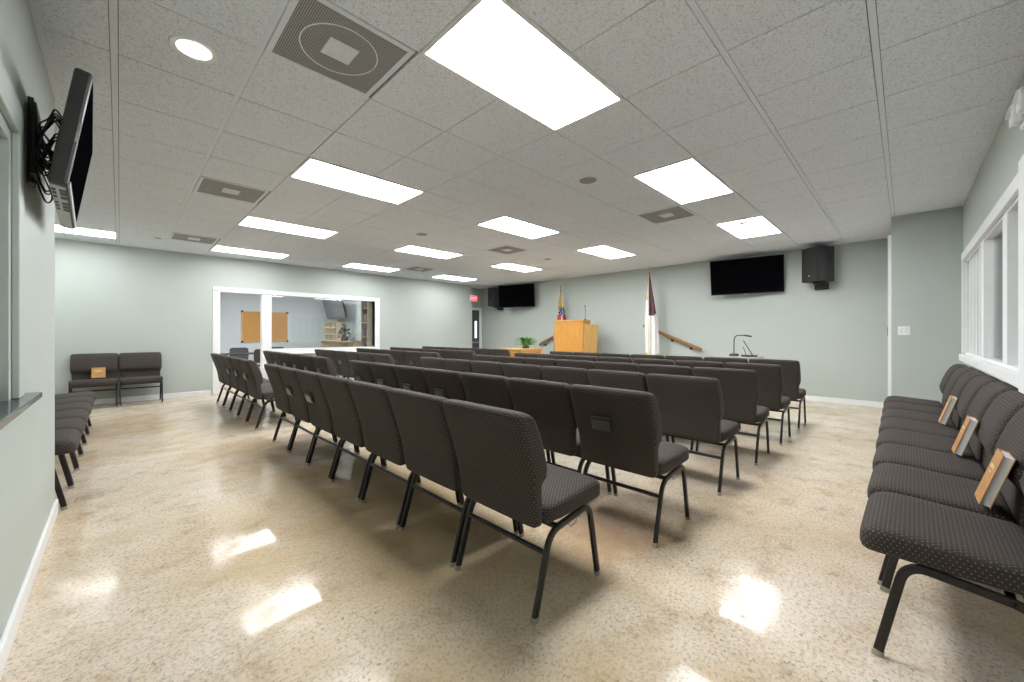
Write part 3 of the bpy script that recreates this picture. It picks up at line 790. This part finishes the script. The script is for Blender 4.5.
# ------------------------------------------------------------------ handrails
def rail(label, a0, z0, a1, z1, nb):
    t = thing('handrail', label, 'handrail', W((a0+a1)/2, BW, (z0+z1)/2), 0, 'wooden handrails beside the stage')
    A = Vector((-.085, a0-(a0+a1)/2, (z0-z1)/2)); B = Vector((-.085, a1-(a0+a1)/2, (z1-z0)/2))
    m = MB(); m.tube([A, A.lerp(B, .5), B], 0, 12, sq=(.036, .024)); m.build('rail', M['railwood'], t)
    for k in range(nb):
        p = A.lerp(B, (k+.6)/(nb+.2)); m = MB(); m.tube([p+Vector((0, 0, -.03)), p+Vector((.02, 0, -.075)), p+Vector((.083, 0, -.08))], .008, 8); m.cyl(p+Vector((.075, 0, -.08)), p+Vector((.084, 0, -.08)), .032, 16)
        m.build('bracket', M['black'], t)
rail('brown wooden wall handrail sloping down right of the white flag', 4.42, 1.43, 3.10, .885, 3)
rail('brown wooden wall handrail sloping down left of the pulpit', 6.75, 1.34, 7.72, .915, 3)

# ------------------------------------------------------------------ sound desk
t = thing('media_cabinet', 'grey cabinet behind the front row, holding the desk lamp', 'cabinet', W(2.05, 7.55, 0))
m = MB(); m.box((-.25, -.32, 0), (.25, .32, .80), 0, .006); m.build('body', M['silver'], t)
m = MB(); m.box((-.27, -.34, .80), (.27, .34, .84), 0, .004); m.build('top', M['silver'], t)
m = MB(); m.box((-.262, -.30, .10), (-.25, -.01, .78), 0, .003); m.box((-.262, .01, .10), (-.25, .30, .78), 0, .003); m.build('door', M['silver'], t)
t = thing('desk_lamp', 'black gooseneck desk lamp on the grey cabinet', 'lamp', W(2.10, 7.55, .84))
m = MB(); m.cyl((0, 0, 0), (0, 0, .045), .085, 24, r2=.06); m.build('base', M['black'], t)
m = MB(); m.tube([(0, 0, .04), (0, 0, .27)]+[(.0+.05*(1-math.cos(x)), -.05*(1-math.cos(x)), .27+.09*math.sin(x)) for x in (.4, .8, 1.2, PI/2)]+[(.10, -.10, .362), (.17, -.17, .352)], .009, 8); m.build('gooseneck', M['darkgrey'], t)
m = MB(); m.tube([(.13, -.13, .359), (.215, -.215, .342)], .013, 10); m.build('lamp_head', M['black'], t)
t = thing('music_stand', 'small slanted black stand beside the desk lamp', 'stand', W(1.90, 7.60, .84), math.radians(-75.5))
m = MB(); m.box((-.10, -.10, 0), (.14, .10, .025), 0, .005); m.build('base', M['black'], t)
m = MB(); m.obox((.0, 0, .15), (.014, .20, .28), Matrix.Rotation(-.50, 3, 'Y'), 0, .003); m.build('panel', M['black'], t)
m = MB(); m.obox((-.045, 0, .09), (.010, .05, .16), Matrix.Rotation(-.30, 3, 'Y'), 0, .002); m.build('support', M['black'], t)
# ------------------------------------------------------------------ switch, emergency light
t = thing('light_switch', 'white double light switch on the wall by the far right corner', 'light switch', W(.01, 7.39, 1.265), 0)
m = MB(); m.box((-.006, -.058, -.058), (0, .058, .058), 0, .002); m.build('plate', M['white'], t)
for q in (-.024, .024):
    m = MB(); m.box((-.011, q-.014, -.032), (-.006, q+.014, .032), 0, .002); m.build('rocker', M['flagwhite'], t)
t = thing('emergency_light', 'white emergency light high on the right wall above the windows', 'light', W(AR, 3.38, 2.41), 0)
m = MB(); m.box((-.16, 0, -.07), (.16, .06, .07), 0, .012); m.build('housing', M['white'], t)
for q in (-.10, .10):
    m = MB(); m.tube([(q, .06, .02), (q, .11, .03)], .035, 16); m.box((q-.045, .06, -.05), (q+.045, .10, .06), 0, .01); m.build('lamp_head', M['flagwhite'], t)
m = MB(); m.tube([W(AR+.012, 3.49, 2.35), W(AR+.012, 3.49, 2.196)], .011, 10); tag(m.build('conduit', M['white']), 'thin white conduit between emergency light and window post', 'pipe')

# ------------------------------------------------------------------ classroom behind the glass
t = thing('cork_board', 'framed cork board on the wall of the room behind the glass', 'notice board', W(13.9, 3.17, 1.455))
m = MB(); m.box((-.59, -.018, -.44), (.59, -.004, .44)); m.build('cork_panel', M['cork'], t)
m = MB()
for lo, hi in (((-.61, -.028, -.46), (.61, 0, -.435)), ((-.61, -.028, .435), (.61, 0, .46)), ((-.61, -.028, -.435), (-.585, 0, .435)), ((.585, -.028, -.435), (.61, 0, .435))): m.box(lo, hi, 0, .003)
fr = m.build('frame', M['oakpale'], t)
for sx in (-1, 1):
    for sz in (-1, 1):
        m = MB(); m.box((sx*.60-.03, -.036, sz*.45-.03), (sx*.60+.03, -.01, sz*.45+.03), 0, .004); m.build('corner_cap', M['darkgrey'], t)
t = thing('folding_table', 'dark folding table in the room behind the doorway', 'table', W(12.0, 2.65, 0))
m = MB(); m.box((-.85, -.36, .715), (.85, .36, .74), 0, .006); m.build('tabletop', M['black'], t)
for sx in (-.72, .72):
    for sy in (-.28, .28):
        m = MB(); m.tube([(sx, sy, 0), (sx*.98, sy, .715)], .014, 8); m.build('leg', M['black'], t)
proto = None
for a, b, rz, lab in ((12.55, 2.30, 0, 'grey moulded chair behind the dark table, seen in the doorway'), (12.55, 3.18, 0, 'grey moulded chair behind the dark table, right of the doorway post'),
                      (11.42, 2.52, PI, 'black-legged moulded chair in front of the dark table, in the doorway')):
    if proto is None:
        proto = thing('moulded_chair', lab, 'chair', W(a, b), rz, 'moulded chairs in the back room'); o = proto
        m = MB(); R = [superring(0, y, .44+z, .22, .014, 'y', 24, .5) for y, z in ((-.20, 0), (0, -.012), (.15, 0), (.2, .01))]; m.loft(R); m.build('seat', M['darkgrey'], proto)
        m = MB(); R = [superring(0, .21+y, z, w_, .012, 'z', 24, .5) for y, z, w_ in ((0, .52, .19), (.02, .60, .215), (.04, .72, .22), (.05, .83, .21), (.05, .86, .17))]; m.loft(R); m.build('backrest', M['darkgrey'], proto)
        for sx in (-1, 1):
            m = MB(); m.tube([(sx*.22, -.22, 0), (sx*.20, -.18, .43)], .011, 8); m.build('leg', M['black'], proto)
            m = MB(); m.tube([(sx*.22, .24, 0), (sx*.20, .18, .43), (sx*.17, .23, .60)], .011, 8); m.build('leg', M['black'], proto)
    else: o = copy_tree(proto); o.location = W(a, b); o.rotation_euler = (0, 0, rz); o['label'] = lab
# shelves on the classroom side wall (b = 4.98, facing -b)
def shelf(name, label, a0, a1, z0, z1, dp, cols, rows, z_base=0):
    t = thing(name, label, 'shelf', W((a0+a1)/2, 4.98, z0)); L = a1-a0; h = z1-z0; q = .02
    m = MB(); m.box((-dp, -L/2, 0), (-dp+.0+dp-.0, -L/2+q, h)); m.box((-dp, L/2-q, 0), (0, L/2, h)); m.box((-.012, -L/2, 0), (0, L/2, h)); m.box((-dp, -L/2, h-q), (0, L/2, h)); m.box((-dp, -L/2, 0), (0, L/2, q)); m.build('carcass', M['shelfwood'], t)
    for i in range(1, cols):
        y = -L/2+L*i/cols; m = MB(); m.box((-dp+.003, y-q/2, q), (-.012, y+q/2, h-q)); m.build('divider', M['shelfwood'], t)
    for i in range(1, rows):
        z = h*i/rows; m = MB(); m.box((-dp+.006, -L/2+q, z-q/2), (-.012, L/2-q, z+q/2)); m.build('shelf_board', M['shelfwood'], t)
    return t
shelf('cubby_shelf', 'low pale cubby shelf behind the long glass window', 10.95, 13.45, 0, 1.03, .34, 6, 3)
shelf('bookcase', 'narrow pale bookcase standing on the cubby shelf, back room', 12.35, 13.40, 1.032, 1.62, .26, 3, 3)
shelf('bookcase', 'tall pale bookcase at the right edge of the back room window', 10.05, 10.45, 0, 2.30, .34, 1, 6)
rnd = random.Random(5); cols_ = [plain('spine_%d' % i, c_, .6) for i, c_ in enumerate([(.25, .05, .04), (.05, .08, .2), (.5, .48, .4), (.08, .16, .08), (.3, .2, .1)])]
for zi in range(2, 6):
    y = 10.08
    while y < 10.37:
        wd = .03+rnd.random()*.035; hh_ = .2+rnd.random()*.1; m = MB(); z = 2.30*zi/6+.0105
        m.box((4.70, y, z), (4.90, y+wd, z+hh_), 0, .002); o = m.build('book', [rnd.choice(cols_)])
        tag(o, 'book standing on the tall bookcase in the back room', 'book', 'books on the tall back room bookcase'); y += wd+.004
t = thing('leafy_plant', 'dark bushy plant on the cubby shelf behind the glass', 'plant', W(11.75, 4.72, 1.03))
m = MB(); m.cyl((0, 0, 0), (0, 0, .12), .09, 20, r2=.11); m.build('pot', M['pot'], t)
m = MB(); rnd = random.Random(2)
for k in range(170):
    an = rnd.random()*2*PI; rr = rnd.random()*.42; z = .10+rnd.random()*(.42-.7*rr*rr/.42); s = .04+rnd.random()*.04
    p = Vector((math.cos(an)*rr*.28, math.sin(an)*rr, z)); q = Vector((rnd.uniform(-1, 1), rnd.uniform(-1, 1), rnd.uniform(-.5, .5))).normalized(); r_ = q.cross(Vector((0, 0, 1))).normalized()
    m.add([p-q*s, p+r_*s*.4, p+q*s+Vector((0, 0, -.02)), p-r_*s*.4], [[0, 1, 2, 3]])
m.build('foliage', M['leafdark'], t)
o = tv('grey screen hanging from the ceiling in the back room, behind the glass', 1.5, .85, W(12.35, 4.62, 2.13), -PI/2, math.radians(14), 'greyscreen', True, .06)
# added light panels, out of view, to brighten the classroom and office
for a, b, lab in ((11.5, 1.8, 'added unseen light panel inside the back room, left'), (11.9, 3.9, 'added unseen light panel inside the back room, right'), (-1.9, 2.4, 'added unseen light panel in the side room, near end'), (-1.9, 5.9, 'added unseen light panel in the side room, far end')):
    o = copy_tree([x for x in bpy.data.objects if x.name == 'ceiling_light'][0]); o.location = W(a, b, HC); o['label'] = lab; o['group'] = 'added unseen panels in the adjoining rooms'
    for ch in o.children:
        if ch.name.startswith('diffuser'): ch.data = ch.data.copy(); ch.data.materials[0] = M['fill_room']
# side room furniture seen low through the right-hand glass
t = thing('side_counter', 'dark-topped counter at the far end of the side room', 'counter', W(-1.6, 7.7, 0))
m = MB(); m.box((-.28, -1.0, 0), (.28, .85, .78), 0, .006); m.build('body', M['greymetal'], t)
m = MB(); m.box((-.30, -1.02, .78), (.29, .87, .82), 0, .004); m.build('worktop', M['granite'], t)

# ------------------------------------------------------------------ world, camera, view
wd = bpy.data.worlds.new('World'); S.world = wd; wd.use_nodes = True
wd.node_tree.nodes['Background'].inputs[0].default_value = (.8, .85, .9, 1); wd.node_tree.nodes['Background'].inputs[1].default_value = .4
cam = bpy.data.cameras.new('camera'); cam.sensor_width = 36; cam.lens = 392.7/1024*36; cam.shift_y = -6.2/1024; cam.clip_start = .02
co = bpy.data.objects.new('camera', cam); COL.objects.link(co); co.location = (0, 0, 1.21); co.rotation_euler = (PI/2, 0, -.785)
S.camera = co
S.view_settings.view_transform = 'Standard'; S.view_settings.look = 'None'; S.view_settings.gamma = 1; S.view_settings.exposure = 0.12
S.view_settings.use_curve_mapping = False
